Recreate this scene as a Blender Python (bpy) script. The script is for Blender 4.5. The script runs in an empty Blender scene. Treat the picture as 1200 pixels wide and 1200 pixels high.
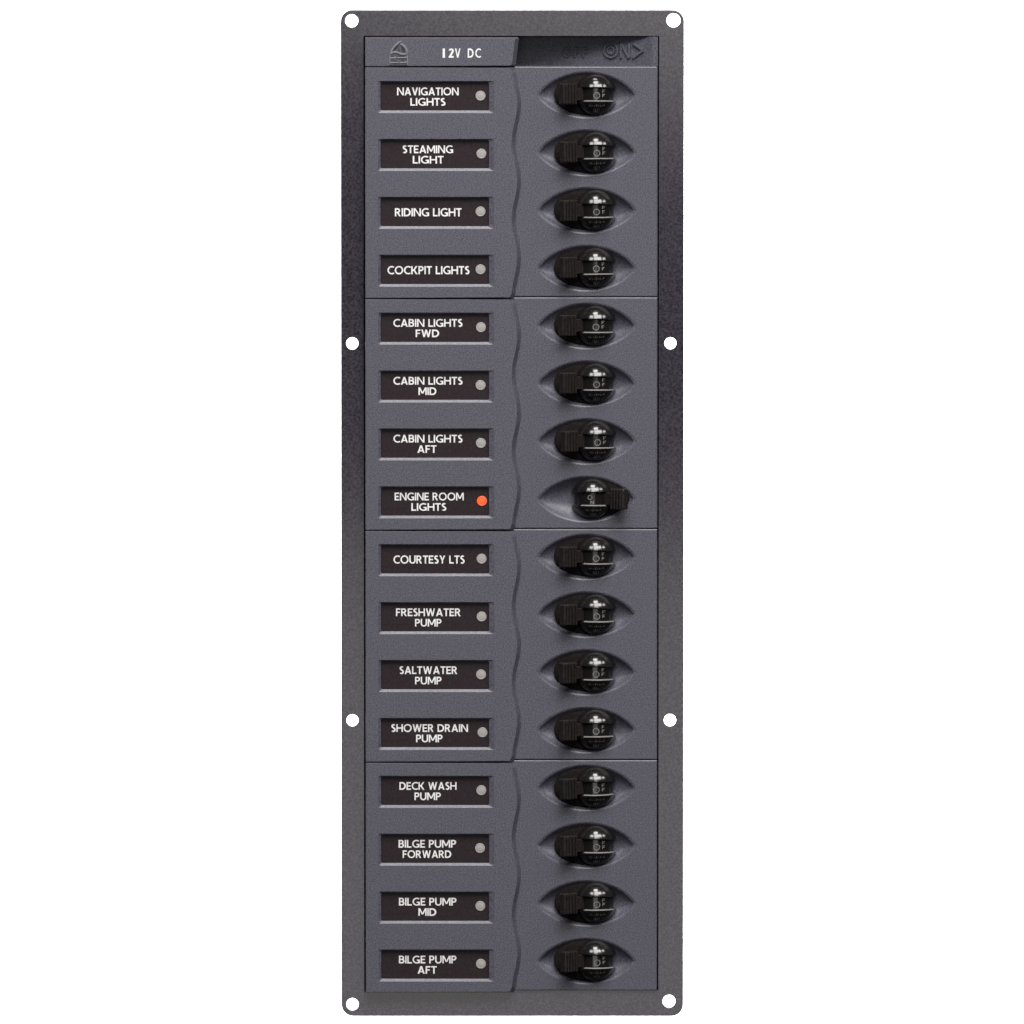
import bpy, bmesh, math, random
from mathutils import Vector, Matrix
from mathutils.geometry import tessellate_polygon, delaunay_2d_cdt

random.seed(7)
sc = bpy.context.scene
col = sc.collection
U = 0.00028                       # metres per photograph pixel on the panel's face
PI = math.pi


def X(px): return (px - 600.0) * U


# ------------------------------------------------------------------ camera
CAM_D, CAM_Z = 3.0, 0.157


def Z(py):                        # height on the face whose photograph row is py, seen from the raised camera
    return CAM_Z - CAM_D * math.tan(math.atan(CAM_Z / CAM_D) + math.atan((py - 600.0) * U / math.hypot(CAM_D, CAM_Z)))


cam = bpy.data.cameras.new('camera')
cam_o = bpy.data.objects.new('camera', cam)
col.objects.link(cam_o)
cam_o.location = (0, -CAM_D, CAM_Z)
cam_o.rotation_euler = (Vector((0, 0, 0)) - cam_o.location).to_track_quat('-Z', 'Y').to_euler()
cam.sensor_width = 36
cam.lens = 36 * math.hypot(CAM_D, CAM_Z) / (1200 * U)
cam.clip_start, cam.clip_end = 0.05, 50
sc.camera = cam_o

# ------------------------------------------------------------------ world, view
w = bpy.data.worlds.new('World'); sc.world = w; w.use_nodes = True
bg = w.node_tree.nodes['Background']
bg.inputs[0].default_value = (0.86, 0.88, 1.0, 1); bg.inputs[1].default_value = 0.04
sc.view_settings.view_transform = 'Standard'
sc.view_settings.look = 'None'
sc.view_settings.exposure = 0
sc.view_settings.gamma = 1
sc.view_settings.use_curve_mapping = False


# ------------------------------------------------------------------ studio lamps
def area(name, loc, target, sx, sy, power, color=(1, 1, 1)):
    d = bpy.data.lights.new(name, 'AREA'); d.shape = 'RECTANGLE'
    d.size, d.size_y, d.energy, d.color = sx, sy, power, color
    o = bpy.data.objects.new(name, d); col.objects.link(o)
    o.location = loc
    o.rotation_euler = (Vector(target) - Vector(loc)).to_track_quat('-Z', 'Y').to_euler()
    return o


def polar(az, el, d):
    a, e = math.radians(az), math.radians(el)
    return (d * math.sin(a) * math.cos(e), -d * math.cos(a) * math.cos(e), d * math.sin(e))


WARM = (1.0, 0.985, 0.97)
area('key_lamp', polar(6, 49, 2.3), (0, 0, 0), 0.80, 0.80, 34, WARM)
area('side_lamp', polar(33, 48, 2.3), (0, 0, 0), 0.66, 0.56, 22, WARM)
area('side_lamp', polar(-27, 48, 2.3), (0, 0, 0), 0.60, 0.46, 15, WARM)
area('side_lamp', polar(62, 43, 2.3), (0, 0, 0), 0.50, 0.30, 8, WARM)
area('top_lamp', polar(4, 68, 2.2), (0, 0, 0), 0.66, 0.50, 24, WARM)
area('top_lamp', polar(-20, 88, 2.2), (0, 0, 0), 0.46, 0.26, 6, WARM)
area('front_fill', polar(8, 30, 2.4), (0, 0, 0), 0.5, 0.5, 5, (0.97, 0.97, 1.0))  # added fill that lifts the deep shade, not a lamp of the set
# two dim reflector lamps behind the camera, mirrored in the gloss of the plate
up = area('upper_reflector', (0.0, -3.1, 0.345), (0.0, 0, 0.345), 1.5, 0.42, 5.0, (1, 0.975, 0.95))
up.rotation_euler.rotate_axis('Z', math.radians(-15))
area('lower_reflector', (0, -3.1, -0.46), (0, 0, -0.46), 1.5, 0.58, 5.6, (1, 0.975, 0.95))
# backdrop lamps: behind the panel, facing the backdrop only
area('backdrop_lamp', (-0.75, 0.36, 0.0), (-0.1, 0.7, 0), 0.3, 1.2, 40)
area('backdrop_lamp', (0.75, 0.36, 0.0), (0.1, 0.7, 0), 0.3, 1.2, 40)


# ------------------------------------------------------------------ materials
def new_mat(name):
    m = bpy.data.materials.new(name); m.use_nodes = True
    return m, m.node_tree.nodes, m.node_tree.links, m.node_tree.nodes['Principled BSDF']


def plastic(name, base, rough, mottle=0.0, tint=(1, 1, 1), mscale=900, bump=0.0, bscale=2500, spec=0.5, rvar=0.0):
    m, N, L, b = new_mat(name)
    b.inputs['Roughness'].default_value = rough
    b.inputs['Specular IOR Level'].default_value = spec
    b.inputs['Base Color'].default_value = (*base, 1)
    tc = N.new('ShaderNodeTexCoord')
    if mottle:
        n1 = N.new('ShaderNodeTexNoise'); n1.inputs['Scale'].default_value = mscale
        n1.inputs['Detail'].default_value = 3; L.new(tc.outputs['Object'], n1.inputs['Vector'])
        mp = N.new('ShaderNodeMapRange')
        mp.inputs[1].default_value, mp.inputs[2].default_value = 0.3, 0.7
        L.new(n1.outputs['Fac'], mp.inputs[0])
        mx = N.new('ShaderNodeMix'); mx.data_type = 'RGBA'
        mx.inputs[6].default_value = tuple(c * (1 - mottle) * t for c, t in zip(base, tint)) + (1,)
        mx.inputs[7].default_value = tuple(c * (1 + mottle) for c in base) + (1,)
        L.new(mp.outputs[0], mx.inputs[0]); L.new(mx.outputs[2], b.inputs['Base Color'])
    if rvar:
        n3 = N.new('ShaderNodeTexNoise'); n3.inputs['Scale'].default_value = 60
        L.new(tc.outputs['Object'], n3.inputs['Vector'])
        m3 = N.new('ShaderNodeMapRange')
        m3.inputs[3].default_value, m3.inputs[4].default_value = rough - rvar, rough + rvar
        L.new(n3.outputs['Fac'], m3.inputs[0]); L.new(m3.outputs[0], b.inputs['Roughness'])
    if bump:
        n2 = N.new('ShaderNodeTexNoise'); n2.inputs['Scale'].default_value = bscale
        n2.inputs['Detail'].default_value = 2; L.new(tc.outputs['Object'], n2.inputs['Vector'])
        bp = N.new('ShaderNodeBump'); bp.inputs['Strength'].default_value = bump
        bp.inputs['Distance'].default_value = 0.0001
        L.new(n2.outputs['Fac'], bp.inputs['Height']); L.new(bp.outputs[0], b.inputs['Normal'])
    return m


M = {}
M['face'] = plastic('grey_textured_plastic', (0.069, 0.069, 0.084), 0.43, 0.5, (0.97, 0.90, 1.15), 2300, 0.35, 2600, rvar=0.05)
M['plate'] = plastic('grey_coated_metal', (0.029, 0.026, 0.033), 0.10, 0.6, (1.02, 0.84, 1.18), 1500, 0, 2200, rvar=0.02)
M['back'] = plastic('black_backing', (0.01, 0.01, 0.011), 0.6)
M['tag'] = plastic('dark_label_film', (0.0155, 0.0095, 0.0115), 0.5, 0.3, (1.1, 0.85, 0.95), 1000, 0.15, 2600, spec=0.25)
M['gloss'] = plastic('glossy_black_plastic', (0.008, 0.007, 0.007), 0.16, 0, bump=0.10, bscale=420)
M['lever'] = plastic('black_lever_plastic', (0.014, 0.0115, 0.011), 0.38, 0.5, (1, .9, .9), 1400, 0.2, 2600, spec=0.3)
M['shroud'] = plastic('dull_black_plastic', (0.008, 0.006, 0.0058), 0.75, 0.5, (1.1, .85, .85), 1500, 0.25, 2200, spec=0.12)
M['ink'] = plastic('white_ink', (0.72, 0.71, 0.70), 0.5)
M['mark'] = plastic('grey_ink_and_glint', (0.14, 0.135, 0.13), 0.5)
M['faint'] = plastic('worn_grey_ink', (0.10, 0.092, 0.088), 0.5)
M['emblem'] = plastic('polished_emblem_plastic', (0.17, 0.165, 0.18), 0.4)
M['dark'] = plastic('emblem_shade_and_ink', (0.016, 0.014, 0.020), 0.5)
M['lens'] = plastic('unlit_lens', (0.31, 0.295, 0.28), 0.35)
M['white'] = plastic('white_backdrop', (0.9, 0.9, 0.9), 0.9)
m, N, L, b = new_mat('lit_orange_lens')
b.inputs['Base Color'].default_value = (0.62, 0.09, 0.02, 1)
b.inputs['Emission Color'].default_value = (1.0, 0.065, 0.014, 1)
b.inputs['Emission Strength'].default_value = 0.55
b.inputs['Roughness'].default_value = 0.35
M['lit'] = m


# ------------------------------------------------------------------ mesh helpers
class MB:
    def __init__(s): s.v = []; s.f = []; s.s = []

    def add(s, verts, faces, smooth=False):
        o = len(s.v); s.v += [tuple(p) for p in verts]
        for f in faces: s.f.append(tuple(i + o for i in f)); s.s.append(smooth)

    def ring(s, a, b, smooth=False, close=True):
        n = len(a); k = n if close else n - 1
        s.add(list(a) + list(b), [(i, (i + 1) % n, n + (i + 1) % n, n + i) for i in range(k)], smooth)

    def rings(s, loops, smooth=True, close=True):
        n = len(loops[0]); fs = []; k = n if close else n - 1
        for j in range(len(loops) - 1):
            fs += [(j * n + i, j * n + (i + 1) % n, (j + 1) * n + (i + 1) % n, (j + 1) * n + i) for i in range(k)]
        s.add([p for l in loops for p in l], fs, smooth)

    def build(s, name, mat, parent=None):
        me = bpy.data.meshes.new(name)
        me.from_pydata(s.v, [], s.f)
        me.polygons.foreach_set('use_smooth', s.s)
        bm = bmesh.new(); bm.from_mesh(me); bmesh.ops.recalc_face_normals(bm, faces=bm.faces)
        bm.to_mesh(me); bm.free()
        me.materials.append(mat); me.update()
        o = bpy.data.objects.new(name, me); col.objects.link(o)
        if parent: o.parent = parent
        return o


def at(loop, y): return [(x, y, z) for x, z in loop]


def rect(x0, y0, x1, y1):                      # pixels -> loop in metres (x, z)
    return [(X(x0), Z(y0)), (X(x1), Z(y0)), (X(x1), Z(y1)), (X(x0), Z(y1))]


def cap(mb, y, outer, holes=()):
    loops = [outer] + list(holes)
    tris = tessellate_polygon([[Vector((x, z, 0)) for x, z in l] for l in loops])
    mb.add([(x, y, z) for l in loops for x, z in l], tris)


def circle(cx, cy, r, n=40):
    return [(X(cx) + r * U * math.cos(2 * PI * i / n), Z(cy) + r * U * math.sin(2 * PI * i / n)) for i in range(n)]


def inset(loop, d):                            # shrink a loop by d metres
    n = len(loop); out = []
    ar = sum(loop[i][0] * loop[(i + 1) % n][1] - loop[(i + 1) % n][0] * loop[i][1] for i in range(n))
    sg = 1 if ar > 0 else -1
    for i in range(n):
        a, p, c = Vector(loop[i - 1]), Vector(loop[i]), Vector(loop[(i + 1) % n])
        e1, e2 = (p - a).normalized(), (c - p).normalized()
        n1, n2 = Vector((-e1.y, e1.x)) * sg, Vector((-e2.y, e2.x)) * sg
        q = n1 + n2
        q = q / max(0.25, q.dot(n1)) if q.length > 1e-9 else n1
        out.append(tuple(p + q * d))
    return out


# ------------------------------------------------------------------ lettering: a bold humanist sans drawn as strokes
S = 0.162


def seg(x0, y0, x1, y1, w=S):
    d = Vector((x1 - x0, y1 - y0)).normalized(); n = Vector((-d.y, d.x)) * w / 2
    return [(x0 + n.x, y0 + n.y), (x0 - n.x, y0 - n.y), (x1 - n.x, y1 - n.y), (x1 + n.x, y1 + n.y)]


def box(x0, y0, x1, y1): return [(x0, y0), (x1, y0), (x1, y1), (x0, y1)]
def para(xb, xt, w, y0=0, y1=1): return [(xb - w / 2, y0), (xb + w / 2, y0), (xt + w / 2, y1), (xt - w / 2, y1)]


def arc(cx, cy, rx, ry, a0, a1, w=S, n=18):    # rx, ry outer radii
    o = []; i_ = []
    for k in range(n + 1):
        a = math.radians(a0 + (a1 - a0) * k / n); c, s_ = math.cos(a), math.sin(a)
        o.append((cx + rx * c, cy + ry * s_)); i_.append((cx + (rx - w) * c, cy + (ry - w) * s_))
    return [[o[k], o[k + 1], i_[k + 1], i_[k]] for k in range(n)]


def glyph(ch):
    t = S
    if ch == 'A': return 0.82, [para(.10, .41, t * 1.1), para(.72, .41, t * 1.1), box(.22, .2, .60, .36)]
    if ch == 'B': return 0.64, [box(0, 0, t, 1), box(t, .83, .34, 1), box(t, .45, .36, .60), box(t, 0, .36, .17)] + arc(.34, .725, .26, .275, -90, 90, .17) + arc(.36, .30, .28, .30, -90, 90, .17)
    if ch == 'C': return 0.76, arc(.5, .5, .5, .515, 52, 308)
    if ch == 'D': return 0.80, [box(0, 0, t, 1), box(t, .82, .34, 1), box(t, 0, .34, .18)] + arc(.34, .5, .46, .5, -90, 90, .19)
    if ch == 'E': return 0.56, [box(0, 0, t, 1), box(t, .83, .55, 1), box(t, .42, .50, .58), box(t, 0, .56, .17)]
    if ch == 'F': return 0.53, [box(0, 0, t, 1), box(t, .83, .53, 1), box(t, .42, .47, .58)]
    if ch == 'G': return 0.86, arc(.5, .5, .5, .515, 50, 320) + [box(.655, .03, .86, .50), box(.5, .36, .70, .50)]
    if ch == 'H': return 0.78, [box(0, 0, t, 1), box(.78 - t, 0, .78, 1), box(t, .42, .78 - t, .59)]
    if ch in 'I1': return t, [box(0, 0, t, 1)]
    if ch == 'K': return 0.76, [box(0, 0, t, 1), para(.28, .62, t * 1.2, .45, 1), para(.64, .28, t * 1.25, 0, .6), box(t, .42, .32, .6)]
    if ch == 'L': return 0.53, [box(0, 0, t, 1), box(t, 0, .53, .17)]
    if ch == 'M': return 0.96, [box(0, 0, t, 1), box(.96 - t, 0, .96, 1), para(.48, .11, t, .2, 1), para(.48, .85, t, .2, 1)]
    if ch == 'N': return 0.84, [box(0, 0, t, 1), box(.84 - t, 0, .84, 1), para(.74, .11, t)]
    if ch == 'O': return 0.98, arc(.49, .5, .49, .515, 0, 360, n=32)
    if ch == 'P': return 0.60, [box(0, 0, t, 1), box(t, .83, .33, 1), box(t, .39, .33, .55)] + arc(.33, .695, .27, .305, -90, 90, .17)
    if ch == 'R': return 0.70, [box(0, 0, t, 1), box(t, .83, .33, 1), box(t, .41, .33, .57), para(.58, .32, t * 1.15, 0, .5)] + arc(.33, .705, .27, .295, -90, 90, .17)
    if ch == 'S': return 0.54, arc(.28, .735, .26, .28, 40, 270, .185) + arc(.26, .285, .28, .30, -140, 90, .185) + [box(.2, .455, .34, .64)]
    if ch == 'T': return 0.62, [box(.31 - t / 2, 0, .31 + t / 2, 1), box(0, .83, .62, 1)]
    if ch == 'U': return 0.76, [box(0, .36, t, 1), box(.76 - t, .36, .76, 1)] + arc(.38, .37, .38, .385, 180, 360)
    if ch == 'V': return 0.78, [para(.39, .11, t * 1.05), para(.39, .67, t * 1.05)]
    if ch == 'W': return 1.14, [para(.33, .11, t), para(.33, .57, t), para(.81, .57, t), para(.81, 1.03, t)]
    if ch == 'Y': return 0.74, [box(.37 - t / 2, 0, .37 + t / 2, .5), para(.37, .11, t * 1.1, .4, 1), para(.37, .63, t * 1.1, .4, 1)]
    if ch == '2': return 0.54, arc(.27, .72, .27, .29, -25, 160, .185) + [para(.12, .42, .22, .05, .66), box(0, 0, .54, .17)]
    raise KeyError(ch)


_union = {}


def union(polys):
    vs = []; fs = []
    for p in polys:
        ar = sum(p[i][0] * p[(i + 1) % len(p)][1] - p[(i + 1) % len(p)][0] * p[i][1] for i in range(len(p)))
        if ar < 0: p = p[::-1]
        fs.append(list(range(len(vs), len(vs) + len(p)))); vs += [Vector(q) for q in p]
    v, e, f, _, _, of = delaunay_2d_cdt(vs, [], fs, 0, 1e-5)
    keep = [tuple(t) for t, o in zip(f, of) if o]
    return [tuple(p) for p in v], keep


def glyph_mesh(ch):
    if ch not in _union:
        wd, polys = glyph(ch); _union[ch] = (wd,) + union(polys)
    return _union[ch]


def text_line(mb, text, cx, cy, width, caph, fn, gap=.085, space=.28):
    """lay a line of capitals centred at pixel (cx, cy); fn(px, py) -> 3D point"""
    tot = sum(space if c == ' ' else glyph_mesh(c)[0] for c in text) + gap * (len(text) - 1)
    k = width / tot; x = cx - width / 2
    for c in text:
        if c == ' ': x += (space + gap) * k; continue
        wd, v, f = glyph_mesh(c)
        mb.add([fn(x + a * k, cy + caph * (.5 - b_)) for a, b_ in v], f)
        x += (wd + gap) * k


def relief(mb, v, f, fn, h, draft=0.0):
    """raise a flat triangulation by h with walls round its border; fn(px, py, h) -> 3D point"""
    mb.add([fn(a, b_, h) for a, b_ in v], f)
    cnt = {}
    for t in f:
        for i in range(3):
            cnt.setdefault(tuple(sorted((t[i], t[(i + 1) % 3]))), []).append(t)
    for (i, j), ts in cnt.items():
        if len(ts) == 1:
            p, q = Vector(v[i]), Vector(v[j]); c = sum((Vector(v[k]) for k in ts[0]), Vector((0, 0))) / 3
            d = (q - p).normalized(); n = Vector((-d.y, d.x))
            if (c - p).dot(n) > 0: n = -n
            a_, b_ = p + n * draft, q + n * draft
            mb.add([fn(*p, h), fn(*q, h), fn(*b_, 0), fn(*a_, 0), fn(*b_, -.0003), fn(*a_, -.0003)], [(0, 1, 2, 3), (3, 2, 4, 5)])


# ------------------------------------------------------------------ the setting: white backdrop behind the panel
mb = MB(); mb.add([(-2.5, .7, -2), (2.5, .7, -2), (2.5, .7, 2), (-2.5, .7, 2)], [(0, 1, 2, 3)])
bd = mb.build('backdrop', M['white']); bd['kind'] = 'structure'

# ------------------------------------------------------------------ the panel
root = bpy.data.objects.new('switch_panel', None); col.objects.link(root)
root.location = (0, 0, Z(1190)); root.empty_display_size = .02
root['label'] = 'tall grey boat switch panel with sixteen black breaker toggles, standing before the white backdrop'
root['category'] = 'switch panel'
REL = Vector((0, 0, -Z(1190)))                # children are modelled in panel coordinates


def part(mbld, name, mat, label=None):
    o = mbld.build(name, mat, root); o.location = REL
    if label: o['label'] = label
    return o


def rounded(x0, y0, x1, y1, r, n=10):
    pts = []
    for cx, cy, a0 in ((x1 - r, y0 + r, 90), (x0 + r, y0 + r, 180), (x0 + r, y1 - r, 270), (x1 - r, y1 - r, 0)):
        for k in range(n + 1):
            a = math.radians(a0 + 90 * k / n)
            if a0 == 90: a = math.radians(90 - 90 + 90 * k / n)
            if a0 == 180: a = math.radians(90 + 90 * k / n)
            if a0 == 270: a = math.radians(180 + 90 * k / n)
            if a0 == 0: a = math.radians(270 + 90 * k / n)
            pts.append((X(cx) + r * U * math.cos(a), Z(cy) + r * U * math.sin(a)))
    return pts


PLATE_F, PLATE_B = 0.0009, 0.0026             # front and back of the mounting plate
LEFT_F = -0.0022                              # front of the raised label side
DEEP = 0.0125

# --- mounting plate: rounded sheet with a cut-out and eight holes
outer = rounded(399.6, 11.6, 801.2, 1191.2, 14)
cut = [(X(a), Z(b_)) for a, b_ in ((426.3, 42.0), (772.0, 42.0), (772.0, 1160.9), (602.5, 1160.9), (602.5, 1163.2), (426.3, 1163.2))]
HOLES = [(412.6, 24.3, 7.6), (788.8, 23.8, 8.2), (412.9, 402.5, 7.1), (785.6, 402.3, 7.0),
         (412.8, 844.3, 7.1), (785.4, 844.2, 7.3), (412.5, 1177.2, 7.3), (784.6, 1173.7, 7.6)]
mb = MB(); bev = 0.00028
hl = [circle(*h) for h in HOLES]
cap(mb, PLATE_F, inset(outer, bev), [inset(h, -bev * .7) for h in hl] + [cut])
mb.rings([at(inset(outer, bev), PLATE_F), at(inset(outer, bev * .3), PLATE_F + bev * .3), at(outer, PLATE_F + bev)])
mb.ring(at(outer, PLATE_F + bev), at(outer, PLATE_B), True)
for h in hl:
    mb.rings([at(inset(h, -bev * .7), PLATE_F), at(inset(h, -bev * .2), PLATE_F + bev * .2), at(h, PLATE_F + bev * .7)])
    mb.ring(at(h, PLATE_F + bev * .7), at(h, PLATE_B), True)
mb.ring(at(cut, PLATE_F), at(cut, PLATE_B))
cap(mb, PLATE_B, outer, hl + [cut])
part(mb, 'mounting_plate', M['plate'])

# --- backing tray added behind the modules so no light leaks through gaps
mb = MB(); r_ = rect(423, 39, 776, 1167)
mb.ring(at(r_, PLATE_B + .0002), at(r_, .015)); cap(mb, .0145, r_); cap(mb, DEEP + .0003, r_)
part(mb, 'backing_tray', M['back'])


# --- wavy border between label side and breaker side
def wave(py, y0): return 605.3 - 3.2 * math.cos(2 * PI * (py - y0 + 3) / 90.4)


def raised_side(mb, y0, y1, wy0, windows, topx=None):
    """raised label side from pixel row y0 to y1 with recessed windows"""
    n = 46; bv = 1.1; wv = 4.4
    rows = [y0 + (y1 - y0) * i / n for i in range(n + 1)]
    wf = topx or (lambda y: wave(y, wy0))
    corner = 2.2
    def wx(y):
        d = min(y - y0, y1 - y, corner)
        return wf(y) - (corner - math.sqrt(max(0, corner ** 2 - (corner - d) ** 2)))
    fr = [(428.4 + bv, y0 + bv)] + [(wx(y) - wv * .55, y0 + bv + (y1 - y0 - 2 * bv) * i / n) for i, y in enumerate(rows)] + [(428.4 + bv, y1 - bv)]
    md = [(428.4 + bv * .25, y0 + bv * .25)] + [(wx(y) - wv * .25, y0 + bv * .25 + (y1 - y0 - .5 * bv) * i / n) for i, y in enumerate(rows)] + [(428.4 + bv * .25, y1 - bv * .25)]
    ou = [(428.4, y0)] + [(wx(y) + wv * .45, y) for y in rows] + [(428.4, y1)]
    c = lambda l: [(X(a), Z(b_)) for a, b_ in l]
    dep = [.00017] + [.0019] * (n + 1) + [.00017]
    dm = [.00003] + [.00065] * (n + 1) + [.00003]
    fr, md, ou = c(fr), c(md), c(ou)
    holes = []
    for wc in windows:
        o = rounded(443.2, wc - 18.0, 579.2, wc + 19.6, 2.2, 4); i_ = rounded(446.3, wc - 16.6, 573.2, wc + 16.6, 2.0, 4)
        holes.append(o)
        mb.ring(at(o, LEFT_F), at(i_, LEFT_F + .00042))
        mb.ring(at(i_, LEFT_F + .00042), at(i_, LEFT_F + .0022))
    cap(mb, LEFT_F, fr, holes)
    F = at(fr, LEFT_F); D = [(x, LEFT_F + d, z) for (x, z), d in zip(md, dm)]; O = [(x, LEFT_F + d, z) for (x, z), d in zip(ou, dep)]
    N_ = len(F)
    for i in range(N_):                        # smooth along the wave, crisp elsewhere
        j = (i + 1) % N_; sm = 1 <= i < N_ - 2
        mb.add([F[i], F[j], D[j], D[i], O[j], O[i]], [(0, 1, 2, 3), (3, 2, 4, 5)], sm)
        mb.add([O[i], O[j], (O[j][0], DEEP, O[j][2]), (O[i][0], DEEP, O[i][2])], [(0, 1, 2, 3)], False)


def lens(cx, cy, s=1.0, hw=56.5, hh=26.6, n=32):
    pts = []
    for k in range(2 * n):                     # leaf outline with softly rounded ends
        x = hw * (-math.cos(PI * k / n) if k < n else math.cos(PI * (k - n) / n))
        h = hh * max(0, 1 - (x / hw) ** 2) ** .73
        pts.append((X(cx) + x * s * U, Z(cy) + (h if k < n else -h) * s * U))
    return pts


LCX = 687.2
SWY = [111.2 + 67.67 * i for i in range(16)]
LBY = [112.8 + 67.8 * i for i in range(16)]
MODY = [(78.2, 347.6), (348.6, 619.2), (620.2, 890.0), (891.0, 1160.6)]      # breaker side rows
MODL = [(78.9, 349.2), (350.3, 620.7), (621.8, 892.2), (893.3, 1162.4)]      # label side rows

for k in range(4):
    mb = MB()
    raised_side(mb, MODL[k][0], MODL[k][1], MODL[k][0], LBY[4 * k:4 * k + 4])
    y0, y1 = MODY[k]; bv = 1.0 * U
    ou = rect(592, y0, 770.2, y1); fr = inset(ou, bv)
    ls = [lens(LCX, SWY[4 * k + i], 1.045) for i in range(4)]
    cap(mb, 0, fr, ls)
    mb.ring(at(fr, 0), at(ou, .00014)); mb.ring(at(ou, .00014), at(ou, DEEP))
    for i in range(4):
        cy = SWY[4 * k + i]; up_ = lens(LCX, cy, .975); mid_ = lens(LCX, cy, 1.02); n = len(up_) // 2
        mb.rings([at(ls[i], 0), at(mid_, .00005), at(up_, .00024)], True)
        top, bot = up_[:n + 1], [up_[0]] + up_[:n - 1:-1]
        cols = []
        for (xa, za), (xb, zb) in zip(top, bot):
            hh = max(0, (za - zb) / 2); zc = (za + zb) / 2; c_ = []
            for j in range(29):
                v = -math.cos(PI * j / 28)
                d = .0036 * min(1, hh / (25.9 * U)) ** .95 * (1 - abs(v) ** 2.2)
                c_.append(((xa + xb) / 2, .00024 + d, zc - v * hh))
            cols.append(c_)
        mb.rings(cols, True, False)
    part(mb, 'switch_module', M['face'])

# --- header strip: raised title block and a ramp that falls away to the left
def ramp(px): return 0.0002 + .0115 * max(0, min(1, (764 - px) / 160.0)) ** 0.75


mb = MB()
raised_side(mb, 43.6, 77.8, 0, [], topx=lambda y: 606.2 - 4.0 * ((y - 43.6) / 34.2))
xs = [594 + (769.6 - 594) * i / 40 for i in range(41)]
HT, HB = 42.9, 77.2
a = [(X(x), ramp(x), Z(HT)) for x in xs]; c_ = [(X(x), ramp(x), Z(HB)) for x in xs]
mb.rings([a, c_], True, False)
mb.rings([a, [(p[0], PLATE_F + .0001, p[2]) for p in a]], False, False)
lo = [(p[0], min(p[1], .0001), p[2]) for p in c_]
mb.rings([c_, lo], False, False)
lo2 = [(p[0], p[1], Z(HB + .6)) for p in lo]
mb.rings([lo, lo2], False, False)
mb.rings([lo2, [(p[0], DEEP, p[2]) for p in lo2]], False, False)
e0, e1 = rect(769.0, 42.9, 770.4, 77.6), None
mb.add(at(e0, -.0001) + at(e0, DEEP), [(0, 1, 2, 3), (0, 1, 5, 4), (1, 2, 6, 5), (2, 3, 7, 6), (3, 0, 4, 7)])
header = part(mb, 'header_strip', M['face'])


def child(mbld, name, mat, parent, label=None):
    o = mbld.build(name, mat, parent)
    if label: o['label'] = label
    return o


# title, printed
mb = MB()
flat = lambda y: (lambda px, py: (X(px), y, Z(py)))
for ch, x0, x1 in (('1', 519.0, 521.7), ('2', 525.9, 532.0), ('V', 533.2, 540.0), ('D', 548.3, 555.2), ('C', 557.2, 563.6)):
    text_line(mb, ch, (x0 + x1) / 2, 62.2, x1 - x0, 10.8, flat(LEFT_F - .00004))
child(mb, 'title_lettering', M['ink'], header)

# raised ON> and OFF on the ramp
S_keep = S
rp = lambda px, py, h: (X(px), ramp(px) - h, Z(py))
thin = lambda polys: union(polys)
mb = MB()
o_ = [[(715.5 + dx, 59 - dz) for dx, dz in q] for q in arc(0, 0, 9.0, 9.2, 0, 360, 2.0, 30)]
oi = [[(715.5 + dx, 59 - dz) for dx, dz in q] for q in arc(0, 0, 4.6, 5.0, 0, 360, 1.4, 22)]
n_ = [box(726.2, 50.8, 728.6, 68), box(735.8, 50.8, 738.2, 68), [(726.2, 50.8), (729.2, 50.8), (738.2, 68), (735.2, 68)]]
for polys in (o_, oi, n_, [seg(741.4, 51.2, 752.8, 59.2, 2.0), seg(752.8, 59.2, 741.2, 68.0, 2.0)]):
    v, f = union(polys); relief(mb, v, f, rp, .0007, .7)
child(mb, 'raised_on_mark', M['face'], header)
mb = MB()
o_ = [[(664 + dx, 61.5 - dz) for dx, dz in q] for q in arc(0, 0, 5.0, 5.6, 0, 360, 1.6, 22)]
ff = []
for x in (672.5, 682.5):
    ff += [box(x, 56, x + 1.7, 67), box(x, 56, x + 6.6, 57.6), box(x, 60.6, x + 5.4, 62.2)]
for polys in (o_, ff): v, f = union(polys); relief(mb, v, f, rp, .0005, .6)
child(mb, 'raised_off_mark', M['face'], header)

# emblem: pointed arch over wavy lines
fl = lambda px, py, h: (X(px), LEFT_F - h, Z(py))
def path(pts, w_): return [seg(*pts[i], *pts[i + 1], w_) for i in range(len(pts) - 1)]
def quad_b(p0, p1, p2, n=10):
    return [tuple((1 - t) ** 2 * a_ + 2 * t * (1 - t) * b_ + t * t * c2 for a_, b_, c2 in zip(p0, p1, p2)) for t in [i / n for i in range(n + 1)]]
mb = MB()
for polys in (path(quad_b((458.6, 61.2), (461.5, 53.5), (470.4, 48.4)), 1.5), path(quad_b((469.8, 51.5), (475.6, 53.5), (477.6, 61.2)), 1.7),
              path(quad_b((457.6, 63.2), (463, 59.6), (468.5, 62.6)) + quad_b((468.5, 62.6), (473, 65.2), (477.8, 62.4))[1:], 1.3),
              path([(457.6, 68.2), (464, 67.8)], .9), path([(466, 67.8), (477.6, 67.6)], .8),
              path([(457.8, 73.4), (462, 73.6), (467, 73.4)], .8), path([(469, 73.6), (477.8, 73)], .8),
              path([(457.4, 64), (457.4, 76)], .7), path([(477.9, 64), (477.9, 76)], .7)):
    v, f = union(polys); relief(mb, v, f, fl, .0003, .5)
emb = child(mb, 'emblem', M['emblem'], header)
mb = MB(); y = LEFT_F - .00004  # wedges paint the shade in the arch's hollows; the bars are print
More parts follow.
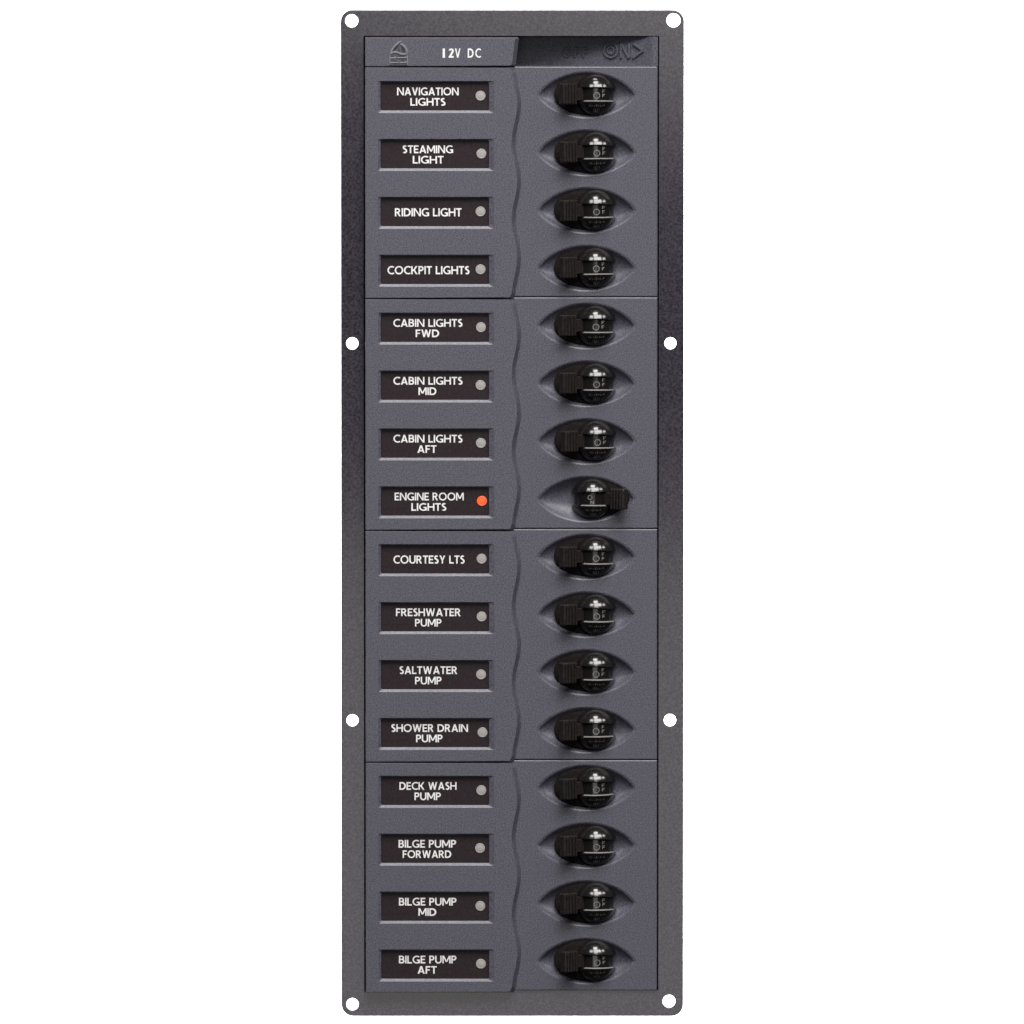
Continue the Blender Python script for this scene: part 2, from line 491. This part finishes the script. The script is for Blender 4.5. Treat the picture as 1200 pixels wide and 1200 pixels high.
for poly in ([(460.2, 59.6), (463.2, 55.6), (468.6, 51.8), (467.4, 55.4), (463.4, 59.0)],
             [(470.6, 54.2), (474.2, 57.0), (475.4, 61.0), (472.4, 60.6), (470.6, 57.6)], [(467.0, 57.4), (468.6, 56.4), (468.9, 60.6), (467.2, 60.2)],
             [(458.4, 65.2), (461.6, 65.2), (461.6, 66.3), (458.4, 66.3)], [(466.0, 65.2), (475.0, 65.0), (475.0, 66.4), (466.0, 66.4)],
             [(458.6, 70.8), (460.6, 70.8), (460.6, 72), (458.6, 72)], [(462.0, 70.8), (466.0, 70.8), (466.0, 72), (462.0, 72)], [(471.0, 70.2), (474.2, 70.2), (474.2, 71.8), (471.0, 71.8)],
             [(458.2, 76.2), (477.2, 75.8), (477.2, 77.2), (458.2, 77.3)]):
    cap(mb, y, [(X(a_), Z(b_)) for a_, b_ in poly])
child(mb, 'emblem_shade_and_print', M['dark'], header)

# ------------------------------------------------------------------ label tags with lettering, indicator lamps
TAGS = [(('NAVIGATION', 501.7, 72), ('LIGHTS', 501.7, 41)), (('STEAMING', 501.6, 59), ('LIGHT', 502, 36)),
        (('RIDING LIGHT', 502, 78),), (('COCKPIT LIGHTS', 502.3, 96),),
        (('CABIN LIGHTS', 501.6, 81), ('FWD', 501, 27.5)), (('CABIN LIGHTS', 501.6, 81), ('MID', 501, 21)),
        (('CABIN LIGHTS', 501.6, 81), ('AFT', 500.4, 22.5)), (('ENGINE ROOM', 503, 81), ('LIGHTS', 502.6, 41)),
        (('COURTESY LTS', 502.8, 83.5),), (('FRESHWATER', 502, 76), ('PUMP', 501.8, 31)),
        (('SALTWATER', 502, 68), ('PUMP', 501.8, 31)), (('SHOWER DRAIN', 503.3, 90), ('PUMP', 503, 31)),
        (('DECK WASH', 501.4, 67), ('PUMP', 501, 31)), (('BILGE PUMP', 500.6, 67.5), ('FORWARD', 500.2, 57)),
        (('BILGE PUMP', 501, 67.5), ('MID', 500.6, 21)), (('BILGE PUMP', 501, 67.5), ('AFT', 500.3, 22.5))]
TAG_Y = LEFT_F + .0013
tag_mb = MB(); o = rect(445.6, 600 - 17.4, 573.9, 600 + 17.4)
cap(tag_mb, 0, o); tag_mb.ring(at(o, 0), at(o, .0007))
dot_mb = MB()
rad = [1.70, 1.62, 1.36, 1.30, 1.22, .8, .4, .02]; dep = [.0004, -.0001, -.00015, -.00006, -.00008, -.00014, -.00017, -.00018]
dot_mb.rings([[(r_ * .001 * math.cos(2 * PI * i / 32), d, r_ * .001 * math.sin(2 * PI * i / 32)) for i in range(32)] for r_, d in zip(rad, dep)])
tag0 = dot0 = None
for i in range(16):
    cy = LBY[i]
    if i == 0: t_ = tag0 = tag_mb.build('label_tag', M['tag'], root)
    else: t_ = tag0.copy(); col.objects.link(t_); t_.parent = root
    t_.location = (REL.x, TAG_Y, REL.z + Z(cy))
    mb = MB(); lines = TAGS[i]
    fn = lambda px, py: (X(px), -.00005, Z(py))
    if len(lines) == 1: text_line(mb, *lines[0][:2], 600 + .3, lines[0][2], 9.5, fn)
    else:
        text_line(mb, *lines[0][:2], 600 - 5.7, lines[0][2], 9.1, fn); text_line(mb, *lines[1][:2], 600 + 6.5, lines[1][2], 8.9, fn)
    child(mb, 'lettering', M['ink'], t_)
    t_['label'] = 'dark label reading ' + ' '.join(l[0].lower() for l in lines)
    if i == 0: d_ = dot0 = dot_mb.build('indicator_lamp', M['lens'], root)
    else:
        d_ = dot0.copy(); col.objects.link(d_); d_.parent = root
    if i == 7:
        d_.data = dot0.data.copy(); d_.data.materials[0] = M['lit']
    jx = [0, 1, 0, 0, .5, 0, .4, 1.6, 1.2, 1.2, .6, 2.2, .8, -.7, -.4, .3][i]
    d_.location = (REL.x + X(563.2 + jx), TAG_Y, REL.z + Z(cy - .6))
    d_['label'] = 'orange lit indicator lamp' if i == 7 else 'unlit grey indicator lamp'

# ------------------------------------------------------------------ circuit breakers: barrel housing, swinging lever, markings
RB = 7.2e-3
def lathe(mb, prof, n=72):
    mb.rings([[(r_ * math.sin(2 * PI * i / n), -r_ * math.cos(2 * PI * i / n), z) for i in range(n)] for r_, z in prof])


mb = MB()
sph = lambda z: math.sqrt(max(1e-12, RB * RB - z * z))
lathe(mb, [(sph(z), z) for z in [i * 1e-3 for i in (2.35, 2.8, 3.3, 3.8, 4.3, 4.8, 5.3, 5.8, 6.2, 6.5, 6.75, 6.9, 7.1, 7.1999)]])
lathe(mb, [(sph(2.35e-3), 2.35e-3), (6.45e-3, 2.0e-3), (6.3e-3, 1.9e-3)]); lathe(mb, [(6.3e-3, 1.9e-3), (5.6e-3, 1.9e-3)])
lathe(mb, [(5.6e-3, -1.95e-3), (6.12e-3, -1.95e-3)]); lathe(mb, [(6.12e-3, -1.95e-3), (sph(-2.5e-3), -2.5e-3)])
lathe(mb, [(sph(z), z) for z in [-i * 1e-3 for i in (2.5, 2.9, 3.4, 3.9, 4.4, 4.9, 5.4, 5.9, 6.3, 6.6, 6.8, 6.92, 7.1, 7.1999)]])
lathe(mb, [(6.0e-3, -2.1e-3), (6.0e-3, 2.1e-3)])
brk0 = mb.build('circuit_breaker', M['gloss'], root)

mb = MB()                                     # lever: drum in the slot, shaft, ribbed grip (points to -Y before it swings)
def bxl(mb, x0, x1, y0, y1, z0, z1, c=.0003):
    vs = []
    for y, k in ((y0, 0), (y1 + c, 0), (y1, c)):
        vs.append([(x0 + c + k, y, z0 + k), (x1 - c - k, y, z0 + k), (x1 - k, y, z0 + c + k), (x1 - k, y, z1 - c - k),
                   (x1 - c - k, y, z1 - k), (x0 + c + k, y, z1 - k), (x0 + k, y, z1 - c - k), (x0 + k, y, z0 + c + k)])
    mb.rings(vs, False); mb.add(vs[-1], [tuple(range(8))]); mb.add(vs[0], [tuple(range(8))])
m3 = 1e-3
bxl(mb, -1.5 * m3, 1.5 * m3, -4 * m3, -9.4 * m3, -2.15 * m3, 2.15 * m3)
bxl(mb, -1.5 * m3, 1.5 * m3, -8.3 * m3, -13.5 * m3, -3.4 * m3, 3.4 * m3)
for i in range(4):                            # ribs on both flat sides of the grip
    y = -8.75 - i * 1.16
    for a_, b_ in ((1.3, 2.05), (-2.05, -1.3)):
        bxl(mb, a_ * m3, b_ * m3, (y + .05) * m3, (y - .55) * m3, -3.2 * m3, 3.2 * m3, .0001)
lev0 = mb.build('toggle_lever', M['lever'], brk0)
mb = MB()                                     # dark shroud that fills the recess on the lever's side
lp = []
for q in range(15):
    t_ = q / 14
    ring = []
    for k in range(41):
        a_ = PI / 2 + PI * k / 40
        ring.append((48.0 * U * math.cos(a_) * math.sin(t_ * PI / 2), -.0016 - .0009 * math.cos(t_ * PI / 2) ** .8, 25.6 * U * math.copysign(abs(math.sin(a_)) ** .92, math.sin(a_)) * math.sin(t_ * PI / 2)))
    lp.append(ring)
lp.append([(x * 1.01, .0014, z * 1.01) for x, y, z in lp[-1]])
mb.rings(lp, True, False)
shr0 = mb.build('lever_shroud', M['shroud'], brk0)
SW = math.radians(55)


def drum(px, py):                             # pixel offset from the barrel's centre -> on the drum / lower cap
    x, z = px * U, -py * U
    R = 6.03e-3 if abs(z) < 2e-3 else math.sqrt(7.23e-3 ** 2 - z * z)
    a_ = math.asin(max(-1, min(1, x / R))); return (R * math.sin(a_), -R * math.cos(a_), z)


def marks(kind):
    mb = MB()
    if kind == 'off':
        v, f = union([[(1.5 + dx, 1.6 - dz) for dx, dz in q] for q in arc(0, 0, 3.9, 3.9, 0, 360, 1.0, 26)]); mb.add([drum(*p) for p in v], f)
        for x, y in ((8.0, -3.6), (8.0, 1.6)):
            v, f = union([box(x, y - 1.9, x + .9, y + 1.9), box(x, y - 1.9, x + 3.2, y - 1.1), box(x, y - .2, x + 2.6, y + .5)]); mb.add([drum(*p) for p in v], f)
    else:
        v, f = union([[(-2.5 + dx, -1.4 - dz) for dx, dz in q] for q in arc(0, 0, 2.9, 2.9, 0, 360, .9, 22)]); mb.add([drum(*p) for p in v], f)
        v, f = union([box(-2, 2.6, -1.1, 6.4), box(1.4, 2.6, 2.3, 6.4), seg(-1.5, 2.8, 1.9, 6.2, .9)]); mb.add([drum(*p) for p in v], f)
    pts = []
    for q in range(25):                        # highlight on the ledge under the drum, painted as a pale line
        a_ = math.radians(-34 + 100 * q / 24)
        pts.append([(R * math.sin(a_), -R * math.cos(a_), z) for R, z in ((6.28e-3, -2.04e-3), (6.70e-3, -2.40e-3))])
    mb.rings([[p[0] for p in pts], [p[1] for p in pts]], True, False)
    return mb


def cap_marks():                              # worn moulded rating marks on the lower cap
    mb = MB(); rnd = random.Random(3)
    for x in (-7.5, -5.6, -3.9, -1.5, .6, 2.6, 5.2, 7.4, 9.4):
        h = rnd.uniform(.5, 1.9); c = 13.4 + rnd.uniform(-.4, .4)
        mb.add([drum(*p) for p in box(x, c - h, x + rnd.uniform(.7, 1.5), c + h)], [(0, 1, 2, 3)])
    for x in (-2.4, -.4, 1.8, 3.8):
        h = rnd.uniform(.7, 1.6)
        mb.add([drum(*p) for p in box(x, 18.2 - h, x + rnd.uniform(.7, 1.5), 18.2 + h)], [(0, 1, 2, 3)])
    return mb


off0 = marks('off').build('position_mark_and_glint', M['mark'], brk0)
rat0 = cap_marks().build('rating_mark', M['faint'], brk0)
for i in range(16):
    if i == 0: b_, lv, mk, rt, sh = brk0, lev0, off0, rat0, shr0
    else:
        b_ = brk0.copy(); lv = lev0.copy(); rt = rat0.copy(); mk = off0.copy(); sh = shr0.copy()
        for q in (b_, lv, mk, rt, sh): col.objects.link(q)
        b_.parent = root
        for q in (lv, mk, rt, sh): q.parent = b_
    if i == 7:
        mk.data = bpy.data.meshes.new('position_mark_and_glint')
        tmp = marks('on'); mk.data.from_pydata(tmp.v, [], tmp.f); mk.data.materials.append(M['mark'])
    on = i == 7
    sh.rotation_euler = (0, PI if on else 0, 0)
    if on: sh.scale.x = .9
    b_.location = (REL.x + X((694.6 if on else 697.8) + random.uniform(-.4, .4)), .0028 + random.uniform(-.0002, .0002), REL.z + Z(SWY[i] - .6 + random.uniform(-.4, .4)))
    b_.rotation_euler = (math.radians(random.uniform(-1.6, 1.6)), math.radians(random.uniform(-.8, .8)), math.radians(random.uniform(-2.5, 2.5)))
    lv.rotation_euler = (0, 0, (SW if on else -SW) + math.radians(random.uniform(-1, 1)))
    b_['label'] = 'black breaker with its lever thrown right' if on else 'black breaker with its lever thrown left'
